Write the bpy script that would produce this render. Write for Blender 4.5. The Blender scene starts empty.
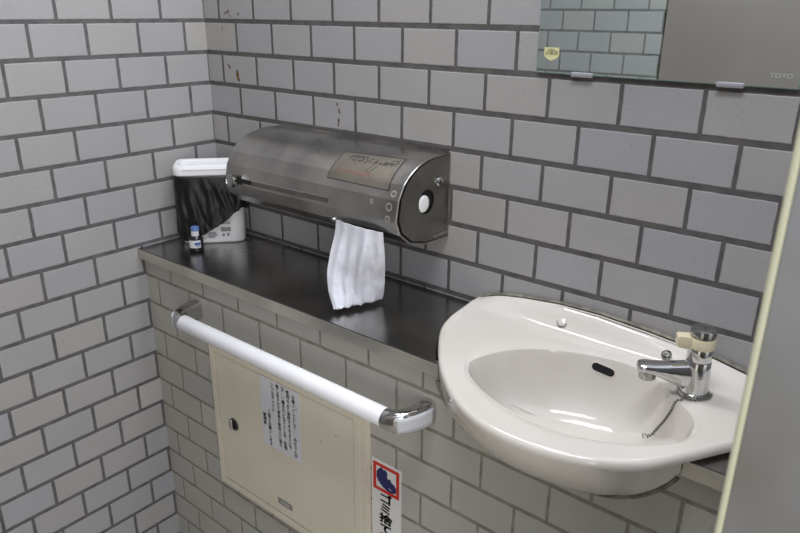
import bpy, bmesh, math, random
from mathutils import Vector, Matrix, noise
random.seed(7)
PI = math.pi
scn = bpy.context.scene
COL = scn.collection

# ------------------------------------------------------------------ camera
cam_d = bpy.data.cameras.new('camera')
cam = bpy.data.objects.new('camera', cam_d)
COL.objects.link(cam)
cam_d.sensor_width = 36.0
cam_d.lens = 30.96
cam_d.clip_start = 0.02
CAM = Vector((1.4272, -1.0244, 1.3851))
Rm = Matrix(((0.7729, -0.2272, 0.5925), (0.6345, 0.2662, -0.7256), (0.0071, 0.9368, 0.3499)))
cam.matrix_world = Matrix.Translation(CAM) @ Rm.to_4x4()
scn.camera = cam
cam_d.dof.use_dof = True
cam_d.dof.focus_distance = 1.15
cam_d.dof.aperture_fstop = 11

# ------------------------------------------------------------------ world, lights, exposure
world = bpy.data.worlds.new('world'); scn.world = world
world.use_nodes = True
nt = world.node_tree; nt.nodes.clear()
wo = nt.nodes.new('ShaderNodeOutputWorld'); bg = nt.nodes.new('ShaderNodeBackground')
tc = nt.nodes.new('ShaderNodeTexCoord'); sp = nt.nodes.new('ShaderNodeSeparateXYZ')
rp = nt.nodes.new('ShaderNodeValToRGB'); mr = nt.nodes.new('ShaderNodeMapRange')
mr.inputs['From Min'].default_value = -1; mr.inputs['From Max'].default_value = 1
rp.color_ramp.elements[0].position = 0.40; rp.color_ramp.elements[0].color = (0.95, 0.88, 0.66, 1)
rp.color_ramp.elements[1].position = 0.62; rp.color_ramp.elements[1].color = (0.82, 0.86, 1.0, 1)
nt.links.new(tc.outputs['Generated'], sp.inputs[0]); nt.links.new(sp.outputs['Z'], mr.inputs['Value'])
nt.links.new(mr.outputs[0], rp.inputs[0]); nt.links.new(rp.outputs[0], bg.inputs['Color'])
bg.inputs['Strength'].default_value = 0.95
nt.links.new(bg.outputs[0], wo.inputs['Surface'])

def area(name, loc, target, sx, sy, power, col):
    l = bpy.data.lights.new(name, 'AREA'); l.shape = 'RECTANGLE'; l.size = sx; l.size_y = sy
    l.energy = power; l.color = col
    o = bpy.data.objects.new(name, l); COL.objects.link(o); o.location = loc
    o.rotation_euler = (Vector(target) - Vector(loc)).to_track_quat('-Z', 'Y').to_euler()
    return o
area('high_window_light', (0.62, -0.03, 2.12), (0.70, -0.95, 0.7), 0.62, 0.32, 14, (0.94, 0.96, 1.0))
area('ceiling_lamp_light', (1.2, -0.75, 2.36), (1.05, -0.45, 0.0), 0.6, 0.2, 10, (0.95, 0.97, 1.0))
area('entrance_light', (2.35, -1.75, 0.95), (0.9, -0.1, 0.85), 0.7, 1.2, 9.5, (1.0, 0.98, 0.92))
scn.view_settings.view_transform = 'Standard'
scn.view_settings.look = 'None'
scn.view_settings.gamma = 1.0
scn.view_settings.exposure = 0.1
scn.view_settings.use_curve_mapping = False

# ------------------------------------------------------------------ material helpers
def L(c):
    return tuple(((v / 12.92) if v <= 0.04045 else ((v + 0.055) / 1.055) ** 2.4) for v in [x / 255.0 for x in c]) + (1.0,)

def mat(name, col, rough=0.5, metal=0.0, coat=0.0, spec=None):
    m = bpy.data.materials.new(name); m.use_nodes = True
    b = m.node_tree.nodes['Principled BSDF']
    b.inputs['Base Color'].default_value = L(col); b.inputs['Roughness'].default_value = rough
    b.inputs['Metallic'].default_value = metal
    if coat: b.inputs['Coat Weight'].default_value = coat
    if spec is not None: b.inputs['Specular IOR Level'].default_value = spec
    return m

def noisy(m, c1, c2, scale=20, detail=4, stretch=(1, 1, 1), rough=None, bump=0.0, lo=0.35, hi=0.65, bscale=None):
    """procedural variation of the base colour (wear with its own shape), roughness and bump"""
    t = m.node_tree; N = t.nodes; b = N['Principled BSDF']
    tc = N.new('ShaderNodeTexCoord'); mp = N.new('ShaderNodeMapping'); mp.inputs['Scale'].default_value = stretch
    t.links.new(tc.outputs['Object'], mp.inputs[0])
    n = N.new('ShaderNodeTexNoise'); n.inputs['Scale'].default_value = scale; n.inputs['Detail'].default_value = detail
    t.links.new(mp.outputs[0], n.inputs['Vector'])
    r = N.new('ShaderNodeValToRGB'); r.color_ramp.elements[0].position = lo; r.color_ramp.elements[1].position = hi
    r.color_ramp.elements[0].color = L(c1); r.color_ramp.elements[1].color = L(c2)
    t.links.new(n.outputs['Fac'], r.inputs[0]); t.links.new(r.outputs[0], b.inputs['Base Color'])
    if rough:
        q = N.new('ShaderNodeMapRange'); q.inputs['To Min'].default_value = rough[0]; q.inputs['To Max'].default_value = rough[1]
        t.links.new(n.outputs['Fac'], q.inputs[0]); t.links.new(q.outputs[0], b.inputs['Roughness'])
    if bump:
        n2 = N.new('ShaderNodeTexNoise'); n2.inputs['Scale'].default_value = bscale or scale * 4; n2.inputs['Detail'].default_value = 3
        t.links.new(mp.outputs[0], n2.inputs['Vector'])
        bp = N.new('ShaderNodeBump'); bp.inputs['Strength'].default_value = bump; bp.inputs['Distance'].default_value = 0.001
        t.links.new(n2.outputs['Fac'], bp.inputs['Height']); t.links.new(bp.outputs[0], b.inputs['Normal'])
    return m

def tile_mat(name, axis, sign, w, offE, offO, z0, mh, mv, tile_cols, mortar, h=0.07):
    """running-bond wall tile: axis/sign give the coordinate along the wall"""
    m = bpy.data.materials.new(name); m.use_nodes = True
    t = m.node_tree; N = t.nodes; K = t.links; b = N['Principled BSDF']
    tc = N.new('ShaderNodeTexCoord'); s = N.new('ShaderNodeSeparateXYZ'); K.new(tc.outputs['Object'], s.inputs[0])
    def M(op, a, c=None, d=None):
        n = N.new('ShaderNodeMath'); n.operation = op
        for i, v in enumerate((a, c, d)):
            if v is None: continue
            if isinstance(v, (int, float)): n.inputs[i].default_value = v
            else: K.new(v, n.inputs[i])
        return n.outputs[0]
    # slight waviness of the edges
    wn = N.new('ShaderNodeTexNoise'); wn.inputs['Scale'].default_value = 60; wn.inputs['Detail'].default_value = 2
    K.new(tc.outputs['Object'], wn.inputs['Vector'])
    wob = M('MULTIPLY', M('SUBTRACT', wn.outputs['Fac'], 0.5), 0.0016)
    u = M('ADD', M('MULTIPLY', s.outputs[axis], sign), wob)
    z = M('ADD', s.outputs['Z'], wob)
    v = M('DIVIDE', M('SUBTRACT', z0, z), h)
    row = M('FLOOR', v)
    par = M('MODULO', M('ADD', row, 100), 2)          # 1 -> even row label
    off = M('ADD', M('MULTIPLY', par, offE - offO), offO)
    uu = M('DIVIDE', M('SUBTRACT', u, off), w)
    col = M('FLOOR', uu)
    fu = M('SUBTRACT', uu, col); fv = M('SUBTRACT', v, row)
    du = M('MULTIPLY', M('MINIMUM', fu, M('SUBTRACT', 1, fu)), w)
    dv = M('MULTIPLY', M('MINIMUM', fv, M('SUBTRACT', 1, fv)), h)
    d = M('MINIMUM', M('SUBTRACT', du, mv / 2), M('SUBTRACT', dv, mh / 2))   # >0 inside the tile
    face = N.new('ShaderNodeMapRange'); face.interpolation_type = 'SMOOTHSTEP'
    face.inputs['From Min'].default_value = -0.0006; face.inputs['From Max'].default_value = 0.0006; K.new(d, face.inputs['Value'])
    hgt = N.new('ShaderNodeMapRange'); hgt.interpolation_type = 'SMOOTHSTEP'
    hgt.inputs['From Min'].default_value = -0.0012; hgt.inputs['From Max'].default_value = 0.0016; K.new(d, hgt.inputs['Value'])
    # per tile random tone
    cv = N.new('ShaderNodeCombineXYZ'); K.new(M('ADD', col, 40.5), cv.inputs[0]); K.new(M('ADD', row, 70.5), cv.inputs[1])
    wnz = N.new('ShaderNodeTexWhiteNoise'); wnz.noise_dimensions = '3D'; K.new(cv.outputs[0], wnz.inputs['Vector'])
    rp = N.new('ShaderNodeValToRGB'); rp.color_ramp.interpolation = 'LINEAR'
    els = rp.color_ramp.elements
    for i, c in enumerate(tile_cols):
        p = i / (len(tile_cols) - 1)
        e = els[0] if i == 0 else (els[1] if i == len(tile_cols) - 1 else els.new(p))
        e.position = p; e.color = L(c)
    K.new(wnz.outputs['Value'], rp.inputs[0])
    # fine grain and dark pits in the glaze
    g = N.new('ShaderNodeTexNoise'); g.inputs['Scale'].default_value = 260; g.inputs['Detail'].default_value = 3
    K.new(tc.outputs['Object'], g.inputs['Vector'])
    g2 = N.new('ShaderNodeTexNoise'); g2.inputs['Scale'].default_value = 9; g2.inputs['Detail'].default_value = 6
    K.new(tc.outputs['Object'], g2.inputs['Vector'])
    gm = M('ADD', M('MULTIPLY', g.outputs['Fac'], 0.22), M('ADD', M('MULTIPLY', g2.outputs['Fac'], 0.14), 0.82))
    vo = N.new('ShaderNodeTexVoronoi'); vo.inputs['Scale'].default_value = 95; K.new(tc.outputs['Object'], vo.inputs['Vector'])
    vsel = N.new('ShaderNodeSeparateColor'); K.new(vo.outputs['Color'], vsel.inputs[0])
    pit = M('MULTIPLY', M('LESS_THAN', vo.outputs['Distance'], 0.085), M('GREATER_THAN', vsel.outputs[0], 0.55))
    gm2 = M('MULTIPLY', gm, M('SUBTRACT', 1, M('MULTIPLY', pit, 0.45)))
    mul = N.new('ShaderNodeVectorMath'); mul.operation = 'SCALE'; K.new(rp.outputs[0], mul.inputs[0]); K.new(gm2, mul.inputs['Scale'])
    # mortar
    mn = N.new('ShaderNodeTexNoise'); mn.inputs['Scale'].default_value = 40; mn.inputs['Detail'].default_value = 6
    K.new(tc.outputs['Object'], mn.inputs['Vector'])
    mrp = N.new('ShaderNodeValToRGB'); mrp.color_ramp.elements[0].color = L([c * 0.86 for c in mortar]); mrp.color_ramp.elements[1].color = L([c * 1.12 for c in mortar])
    mrp.color_ramp.elements[0].position = 0.3; mrp.color_ramp.elements[1].position = 0.72
    K.new(mn.outputs['Fac'], mrp.inputs[0])
    mx = N.new('ShaderNodeMix'); mx.data_type = 'RGBA'
    K.new(face.outputs[0], mx.inputs[0]); K.new(mrp.outputs[0], mx.inputs[6]); K.new(mul.outputs[0], mx.inputs[7])
    K.new(mx.outputs[2], b.inputs['Base Color'])
    ro = N.new('ShaderNodeMapRange'); ro.inputs['To Min'].default_value = 0.9; ro.inputs['To Max'].default_value = 0.42
    K.new(face.outputs[0], ro.inputs['Value']); K.new(ro.outputs[0], b.inputs['Roughness'])
    hh = M('ADD', M('MULTIPLY', hgt.outputs[0], 1.0), M('MULTIPLY', g2.outputs['Fac'], 0.12))
    bp = N.new('ShaderNodeBump'); bp.inputs['Strength'].default_value = 0.6; bp.inputs['Distance'].default_value = 0.002
    K.new(hh, bp.inputs['Height']); K.new(bp.outputs[0], b.inputs['Normal'])
    return m

TC = [(159, 158, 162), (165, 162, 160), (162, 160, 160), (169, 166, 160), (159, 158, 161), (164, 162, 159)]
TF = [(170, 168, 162), (174, 171, 162), (166, 164, 156), (171, 169, 160)]  # same tile as TC, with the warm low light put into its tones
M_BACK = tile_mat('tile_back', 'X', 1, 0.12007, 0.05473, 0.11177, 1.358, 0.0095, 0.0066, TC, (88, 85, 84))
M_LEFT = tile_mat('tile_left', 'Y', -1, 0.11556, -0.0011, 0.0580, 1.358, 0.0085, 0.0070, TC, (94, 91, 92))
M_FRONT = tile_mat('tile_front', 'X', 1, 0.12054, 0.10254, 0.04633, 1.3536, 0.0068, 0.0048, TF, (132, 129, 118))
M_REAR = tile_mat('tile_rear', 'X', 1, 0.12007, 0.0430, 0.0975, 1.388, 0.0075, 0.0060, TC, (112, 112, 110))

steel = noisy(mat('brushed_steel', (190, 188, 184), 0.3, 1.0), (146, 144, 141), (182, 180, 175), 9, 8, (1, 1, 1), (0.22, 0.38), 0.06, bscale=300)
steel_top = noisy(mat('worn_steel_top', (120, 120, 120), 0.25, 1.0), (150, 149, 146), (176, 174, 170), 7, 8, (1, 1, 1), (0.18, 0.32), 0.05, bscale=260)
lip_steel = noisy(mat('lip_steel', (190, 188, 180), 0.45, 0.85), (176, 174, 166), (222, 218, 206), 5, 6, (1, 1, 1), (0.38, 0.52), 0.1, bscale=120)  # shelf steel with the light on its front edge put into the colour
steel_dull = noisy(mat('dull_steel', (118, 116, 112), 0.45, 1.0), (118, 115, 110), (140, 137, 131), 14, 8, (1, 1, 1), (0.36, 0.5), 0.08, bscale=300)
chrome = mat('chrome', (205, 205, 205), 0.08, 1.0)
chrome_dull = mat('worn_chrome', (170, 170, 166), 0.2, 1.0)
white_plastic = mat('white_plastic', (234, 234, 236), 0.42)
bar_white = noisy(mat('bar_resin', (222, 222, 226), 0.38), (236, 236, 240), (242, 242, 245), 12, 3)
insert_grey = mat('grey_insert', (204, 205, 212), 0.5)
porcelain = noisy(mat('porcelain', (226, 222, 218), 0.13, 0, 0.35), (208, 202, 193), (216, 211, 204), 6, 4)
cream = noisy(mat('cream_paint', (205, 200, 176), 0.42), (208, 201, 182), (215, 208, 190), 8, 4, bump=0.1, bscale=200)
black_gap = mat('black_recess', (14, 14, 14), 0.8)
paper = mat('paper', (206, 206, 210), 0.9)
paper_towel = noisy(mat('paper_towel', (232, 232, 240), 0.95), (208, 209, 218), (220, 221, 228), 60, 3, bump=0.35, bscale=700)
ink = mat('ink', (40, 40, 44), 0.8)
red_ink = mat('red_ink', (196, 44, 36), 0.6)
blue_ink = mat('blue_ink', (32, 36, 92), 0.6)
sign_white = mat('sign_white', (220, 218, 216), 0.45)
bag_black = mat('black_polythene', (14, 14, 16), 0.42)
bag_black.node_tree.nodes['Principled BSDF'].inputs['Specular IOR Level'].default_value = 0.4
handle_cream = mat('yellowed_plastic', (214, 203, 172), 0.4)
grout_m = noisy(mat('sealant', (120, 116, 104), 0.85), (100, 97, 88), (140, 136, 122), 60, 5)
glue = noisy(mat('old_glue', (112, 82, 52), 0.7), (66, 52, 40), (126, 98, 56), 120, 4)
print_grey = mat('print_grey', (120, 120, 124), 0.7)
label_silver = mat('label_silver', (138, 138, 132), 0.55, 0.2)
sticker_yellow = mat('sticker_yellow', (214, 212, 160), 0.5)
clip_m = mat('clip_plastic', (150, 150, 156), 0.35)
dark_label = mat('dark_bottle', (30, 30, 34), 0.15)
blue_cap = mat('blue_cap', (90, 120, 175), 0.4)
door_m = noisy(mat('door_laminate', (150, 140, 134), 0.5), (134, 124, 120), (140, 130, 126), 5, 3)
part_m = noisy(mat('partition_steel', (132, 134, 136), 0.42, 0.35), (124, 121, 115), (146, 149, 156), 6, 3)
edge_m = mat('edge_trim_cream', (196, 196, 170), 0.45)
floor_m = noisy(mat('floor_mortar', (140, 130, 112), 0.7), (158, 152, 138), (178, 172, 158), 12, 6, bump=0.3, bscale=80)
ceil_m = mat('ceiling_paint', (200, 200, 196), 0.8)
mirror_m = bpy.data.materials.new('mirror_glass'); mirror_m.use_nodes = True
_b = mirror_m.node_tree.nodes['Principled BSDF']; _b.inputs['Base Color'].default_value = (0.86, 0.95, 0.92, 1)
_b.inputs['Metallic'].default_value = 1; _b.inputs['Roughness'].default_value = 0.0
glass_edge = mat('mirror_edge', (120, 150, 142), 0.15)

# ------------------------------------------------------------------ geometry helpers
def link(name, bm, m, parent=None, smooth=None):
    me = bpy.data.meshes.new(name); bm.normal_update(); bm.to_mesh(me); bm.free()
    for x in (m if isinstance(m, (list, tuple)) else [m]): me.materials.append(x)
    o = bpy.data.objects.new(name, me); COL.objects.link(o)
    if parent: o.parent = parent
    if smooth is not None:
        for p in me.polygons: p.use_smooth = True
        if smooth < 180: me.set_sharp_from_angle(angle=math.radians(smooth))
    return o
def thing(name, label, cat, loc=(0, 0, 0), rz=0, group=None):
    o = bpy.data.objects.new(name, None); COL.objects.link(o); o.empty_display_size = 0.03
    o.location = loc; o.rotation_euler = (0, 0, rz); return tag(o, label, cat, group)
def tag(o, label, cat, group=None):
    o['label'] = label; o['category'] = cat
    if group: o['group'] = group
    return o
def structure(o): o['kind'] = 'structure'; return o
def box(bm, lo, hi, bev=0.0, seg=2, mi=0):
    vs = [bm.verts.new((x, y, z)) for x in (lo[0], hi[0]) for y in (lo[1], hi[1]) for z in (lo[2], hi[2])]
    fs = []
    for q in ((0, 1, 3, 2), (4, 6, 7, 5), (0, 4, 5, 1), (2, 3, 7, 6), (0, 2, 6, 4), (1, 5, 7, 3)):
        f = bm.faces.new([vs[i] for i in q]); f.material_index = mi; fs.append(f)
    if bev:
        es = list({e for f in fs for e in f.edges})
        bmesh.ops.bevel(bm, geom=es, offset=bev, segments=seg, profile=0.5, affect='EDGES')
    return vs
def loft(bm, rings, cap0=False, cap1=False, closed=True):
    R = [[bm.verts.new(p) for p in r] for r in rings]
    n = len(R[0])
    for a, b in zip(R, R[1:]):
        for i in range(n if closed else n - 1):
            j = (i + 1) % n
            try: bm.faces.new((a[i], a[j], b[j], b[i]))
            except ValueError: pass
    if cap0: bm.faces.new(R[0][::-1])
    if cap1: bm.faces.new(R[-1])
    return R
def circle(c, ax, r, n=24, ph=0):
    ax = Vector(ax).normalized(); t = Vector((0, 0, 1)) if abs(ax.z) < .9 else Vector((1, 0, 0))
    u = ax.cross(t).normalized(); v = ax.cross(u)
    return [Vector(c) + r * (math.cos(ph + 2 * PI * i / n) * u + math.sin(ph + 2 * PI * i / n) * v) for i in range(n)]
def lathe(bm, c, ax, prof, n=32, cap0=True, cap1=True):
    """prof: list of (distance along axis, radius)"""
    ax = Vector(ax).normalized()
    loft(bm, [circle(Vector(c) + ax * d, ax, r, n) for d, r in prof], cap0, cap1)
def tube(bm, pts, r, n=8, closed=False):
    pts = [Vector(p) for p in pts]; rings = []
    for i, p in enumerate(pts):
        d = (pts[min(i + 1, len(pts) - 1)] - pts[max(i - 1, 0)]).normalized()
        rr = r[i] if isinstance(r, (list, tuple)) else r
        t = Vector((0, 0, 1)) if abs(d.z) < .95 else Vector((1, 0, 0))
        u = d.cross(t).normalized(); v = d.cross(u)
        rings.append([p + rr * (math.cos(2 * PI * k / n) * u + math.sin(2 * PI * k / n) * v) for k in range(n)])
    loft(bm, rings, True, True)
def catmull(P, sub=8, closed=False):
    out = []; n = len(P)
    rng = range(n) if closed else range(n - 1)
    g = (lambda i: Vector(P[i % n])) if closed else (lambda i: Vector(P[max(0, min(n - 1, i))]))
    for i in rng:
        a, b, c, d = g(i - 1), g(i), g(i + 1), g(i + 2)
        for k in range(sub):
            t = k / sub
            out.append(0.5 * ((2 * b) + (c - a) * t + (2 * a - 5 * b + 4 * c - d) * t * t + (3 * b - a - 3 * c + d) * t ** 3))
    if not closed: out.append(Vector(P[-1]))
    return out
def fix(bm): bmesh.ops.recalc_face_normals(bm, faces=bm.faces[:])
def lerp_list(P, x):
    if x <= P[0][0]: return P[0][1]
    for (a, b), (c, d) in zip(P, P[1:]):
        if x <= c: return b + (d - b) * (x - a) / (c - a)
    return P[-1][1]
def sstep(t): t = max(0, min(1, t)); return t * t * (3 - 2 * t)
def poly_solid(bm, pts, off):
    """extrude the planar polygon pts by the vector off"""
    off = Vector(off); a = [bm.verts.new(p) for p in pts]; b = [bm.verts.new(Vector(p) + off) for p in pts]
    n = len(pts); bm.faces.new(a); bm.faces.new(b[::-1])
    for i in range(n): bm.faces.new((a[i], b[i], b[(i + 1) % n], a[(i + 1) % n]))
    fix(bm)
def text_mesh(body, size, spacing=1.0, align='CENTER'):
    cu = bpy.data.curves.new('txt', 'FONT'); cu.body = body; cu.size = size; cu.align_x = align; cu.align_y = 'CENTER'
    cu.space_line = spacing; cu.extrude = 0.0; cu.resolution_u = 3
    o = bpy.data.objects.new('txt', cu); COL.objects.link(o)
    dg = bpy.context.evaluated_depsgraph_get(); dg.update()
    me = bpy.data.meshes.new_from_object(o.evaluated_get(dg))
    bm = bmesh.new(); bm.from_mesh(me)
    bpy.data.objects.remove(o); bpy.data.curves.remove(cu); bpy.data.meshes.remove(me)
    return bm
def text_obj(name, items, m, xf, parent, thick=0.0004, bold=0.0):
    """items: (string, size, u, v) laid in a local plane, xf maps (u, v, w) to the world"""
    out = bmesh.new()
    for body, size, u, v, sx in items:
        b = text_mesh(body, size)
        if bold:
            r = bmesh.ops.extrude_face_region(b, geom=b.faces[:])
            bmesh.ops.delete(b, geom=[], context='VERTS')
        vm = {}
        layers = [(0, 0)] if not bold else [(dx * bold, dy * bold) for dx in (-1, 0, 1) for dy in (-1, 0, 1)]
        for li, (dx, dy) in enumerate(layers):
            vm = {vv: out.verts.new(xf(u + vv.co.x * sx + dx, v + vv.co.y + dy, thick + li * 0.00001)) for vv in b.verts}
            for f in b.faces:
                try: out.faces.new([vm[q] for q in f.verts])
                except ValueError: pass
        b.free()
    return link(name, out, m, parent)

D = 0.2262           # depth of the ledge
LT, LB = 0.862, 0.838  # ledge top and lip bottom
W_END = 2.4

# ------------------------------------------------------------------ room shell
bm = bmesh.new(); box(bm, (-0.12, 0.0, 0), (W_END, 0.12, 2.4)); structure(link('wall_back', bm, M_BACK))
bm = bmesh.new(); box(bm, (-0.12, -1.5, 0), (0.0, 0.0, 2.4)); structure(link('wall_left', bm, M_LEFT))
bm = bmesh.new(); box(bm, (0.0, -1.5, 0), (0.579, -1.38, 2.4)); structure(link('wall_rear', bm, M_REAR))
bm = bmesh.new(); box(bm, (-0.12, -3.2, -0.1), (W_END + 0.8, 0.12, 0.0)); structure(link('floor', bm, floor_m))
bm = bmesh.new(); box(bm, (-0.12, -1.5, 2.4), (0.75, 0.12, 2.5)); structure(link('ceiling', bm, ceil_m))
# plain door leaf standing beside the tiled wall end behind the camera
bm = bmesh.new(); box(bm, (0.584, -1.42, 0.06), (1.18, -1.382, 2.0), 0.001); structure(link('door_1', bm, door_m))

# contact curve between basin and the lower wall (x, z)
CONTACT = [(.855, .838), (.8568, .8202), (.8700, .7970), (.8896, .7791), (.9446, .7506), (1.0091, .7382), (1.0716, .7385), (1.1341, .7458), (1.1784, .7615),
           (1.2110, .7860), (1.2350, .8160), (1.2440, .838)]
cc = catmull([(x, 0, z) for x, z in CONTACT], 6)
# lower wall, notched round the basin
bm = bmesh.new()
pts = [Vector((0, -D, 0)), Vector((W_END, -D, 0)), Vector((W_END, -D, LB))] + [Vector((p.x, -D, min(p.z, LB))) for p in reversed(cc)] + [Vector((0, -D, LB))]
poly_solid(bm, pts, (0, 0.03, 0)); bmesh.ops.triangulate(bm, faces=[f for f in bm.faces if len(f.verts) > 4])
structure(link('wall_front', bm, M_FRONT))

# old glue marks on the back wall
bm = bmesh.new()
def blot(cx, cz, w, h, ang):
    n = 11; pts = []
    for i in range(n):
        a = 2 * PI * i / n; r = random.uniform(.65, 1.1)
        x, z = math.cos(a) * w * r, math.sin(a) * h * r
        pts.append(Vector((cx + x * math.cos(ang) - z * math.sin(ang), -0.0002, cz + x * math.sin(ang) + z * math.cos(ang))))
    poly_solid(bm, pts, (0, -0.0006, 0))
for a in [(.080, 1.376, .008, .002, .5), (.090, 1.379, .002, .006, 0), (.096, 1.369, .002, .0025, 0), (.124, 1.373, .0045, .002, -.7),
          (.0635, 1.342, .0012, .004, 0), (.079, 1.259, .0085, .0028, -1.0), (.1065, 1.243, .0055, .0125, .12), (.110, 1.233, .003, .008, .2),
          (.112, 1.173, .005, .0015, -.5), (.4225, 1.2035, .002, .005, .2), (.4275, 1.190, .0022, .006, .3), (.4255, 1.170, .0035, .007, 0), (.4245, 1.162, .0022, .004, 0),
          (.158, 1.148, .003, .005, 0)]:
    blot(*a)
fix(bm); g = link('glue_residue', bm, glue, bpy.data.objects['wall_back'])

# foreground partition at the right edge of the view
t = thing('partition_panel', 'grey metal partition with a pale cream edge, standing closest at the right of the basin', 'partition', (1.45, -0.61, 0))
bm = bmesh.new(); box(bm, (1.3636 - 1.45, -0.0135, 0), (0.9, 0.0135, 2.1), 0.002); link('panel', bm, part_m, t)
bm = bmesh.new(); box(bm, (1.3605 - 1.45, -0.0155, 0), (1.3646 - 1.45, 0.0150, 2.1), 0.0015, 3); e = link('edge_trim', bm, edge_m, t, 40); e['label'] = 'pale cream edge strip'

# ------------------------------------------------------------------ basin outline
O_PTS = [(.790, -.060), (.797, -.115), (.816, -.168), (.862, -.236), (.912, -.293), (.966, -.336), (1.018, -.359), (1.065, -.3655), (1.115, -.361),
         (1.168, -.343), (1.214, -.312), (1.249, -.264), (1.283, -.208), (1.317, -.152), (1.345, -.100), (1.352, -.050)]
outline = [Vector((.786, -.008, 0)), Vector((.786, -.030, 0))] + catmull([(x, y, 0) for x, y in O_PTS], 8) + [Vector((1.354, -.030, 0)), Vector((1.354, -.008, 0))]
B_PTS = [(.915, -.225), (.922, -.185), (.941, -.149), (.968, -.122), (.996, -.103), (1.03, -.088), (1.066, -.078), (1.108, -.074), (1.150, -.087), (1.180, -.112),
         (1.203, -.133), (1.222, -.150), (1.238, -.178), (1.238, -.220), (1.210, -.258), (1.167, -.287), (1.1035, -.307), (1.034, -.303), (.980, -.285), (.938, -.258)]
bowl = catmull([(x, y, 0) for x, y in B_PTS], 6, True)
BC = Vector((1.067, -.185, 0))
def ray_poly(poly, c, a):
    d = Vector((math.cos(a), math.sin(a), 0)); best = None
    for i in range(len(poly)):
        p, q = poly[i], poly[(i + 1) % len(poly)]
        e = q - p; den = d.x * e.y - d.y * e.x
        if abs(den) < 1e-9: continue
        w = p - c
        tt = (w.x * e.y - w.y * e.x) / den; ss = (w.x * d.y - w.y * d.x) / den
        if tt > 0 and -1e-6 <= ss <= 1 + 1e-6 and (best is None or tt > best): best = tt
    return c + d * best
NB = 200
ang = sorted([2 * PI * i / NB for i in range(NB)] + [math.atan2(p.y - BC.y, p.x - BC.x) % (2 * PI) for p in (outline[0], outline[-1])])
Opt = [ray_poly(outline, BC, a) for a in ang]
Bpt = [ray_poly(bowl, BC, a) for a in ang]
ZB = [(.78, .874), (.813, .890), (.834, .896), (.88, .904), (.953, .912), (1.026, .9135), (1.111, .908), (1.189, .900), (1.256, .886), (1.30, .879), (1.36, .876)]
def splash(p):
    return max(0, lerp_list(ZB, p.x) - .880) * sstep((p.y + .046) / .030)

# ------------------------------------------------------------------ ledge (two steel tops, left and right of the basin)
def ledge(name, pts, label):
    r = thing(name, label, 'countertop', (pts[0][0], pts[0][1], LB))
    o = Vector(r.location)
    bm = bmesh.new(); n = len(pts)
    poly_solid(bm, [Vector((x, y, LB)) - o for x, y in pts], (0, 0, LT - LB))
    bmesh.ops.bevel(bm, geom=[e for e in bm.edges if all(abs(v.co.y + o.y + D + .015) < 1e-4 and abs(v.co.z + o.z - LT) < 1e-4 for v in e.verts)], offset=.0018, segments=2, affect='EDGES')
    link('steel_top', bm, steel_top, r, 30)
    fx = [x for x, y in pts if abs(y + D + .015) < 1e-4]
    bm = bmesh.new(); box(bm, Vector((min(fx), -D - .0156, LB + .0002)) - o, Vector((max(fx), -D - .0149, LT - .0012)) - o)
    link('front_lip', bm, lip_steel, r)
    return r
offs = [p for p in outline if p.y > -D - .0155]
left = [p for p in offs if p.x < BC.x]; right = [p for p in offs if p.x > BC.x]
LE = [(-.0, -.0005)] + [(p.x - .0035, p.y) for p in left if p.y < -.02]
lp = [(0.0005, -.0005), (.782, -.0005)] + [(p.x - .0035, p.y) for p in left if -.2400 < p.y < -.01] + [(.8665, -D - .015), (.0005, -D - .015)]
ledge('steel_countertop', lp, 'long stainless steel shelf top between the corner and the white basin')
rp_ = [(1.2545, -D - .015), (1.277, -.2262 + .004), (1.300, -.194), (1.328, -.150), (1.3485, -.105), (1.3565, -.05), (1.3585, -.0005), (W_END, -.0005), (W_END, -D - .015)]
rp_ = [(1.2475, -D - .015), (1.262, -.205), (1.30, -.150), (1.33, -.08), (1.335, -.0005), (W_END, -.0005), (W_END, -D - .015)]
ledge('steel_countertop', rp_, 'short piece of stainless steel shelf top right of the white basin')

# ------------------------------------------------------------------ basin
basin = thing('washbasin', 'white porcelain washbasin with a rounded front set into the tiled wall', 'sink', (BC.x, -D, .74))
o0 = Vector(basin.location)
rings = []
# bowl interior
for s, z in [(.04, .7665), (.12, .767), (.25, .768), (.40, .770), (.55, .7735), (.68, .780), (.78, .791), (.85, .806), (.90, .823), (.935, .841), (.96, .857), (.98, .867), (.992, .8725), (1.0, .8755)]:
    ring = []
    for b in Bpt:
        p = BC + (b - BC) * s; p.z = z; ring.append(p)
    rings.append(ring)
for a in (.05, .10, .18, .3, .42, .54, .66, .76, .84, .90):
    ring = []
    for b, o in zip(Bpt, Opt):
        p = b.lerp(o, a); p.z = .8755 + .004 * sstep(a / .18) + splash(p); ring.append(p)
    rings.append(ring)
def inset(o, d):
    v = (o - BC).normalized(); return o - v * d
for d, z in [(.010, .8815), (.006, .8818), (.003, .8805), (.001, .878), (0, .8750), (0, .8715), (.001, .868)]:
    ring = []
    for o in Opt:
        p = inset(o, d); p.z = z + splash(o); ring.append(p)
    rings.append(ring)
C2 = Vector((1.05, 0.12, 0))
def contact(o):
    if o.y < -D - .001:
        t = (-D - C2.y) / (o.y - C2.y); x = C2.x + (o.x - C2.x) * t
        x = min(x, 1.2425); x = max(x, .8565); y = -D
    else:
        v = (C2 - o); x = max(.8575, min(1.2415, o.x)); y = max(o.y, -D)
        y = o.y
    return Vector((x, y, lerp_list([(p.x, p.z) for p in cc], x)))
cz = [contact(o) for o in Opt]
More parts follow.
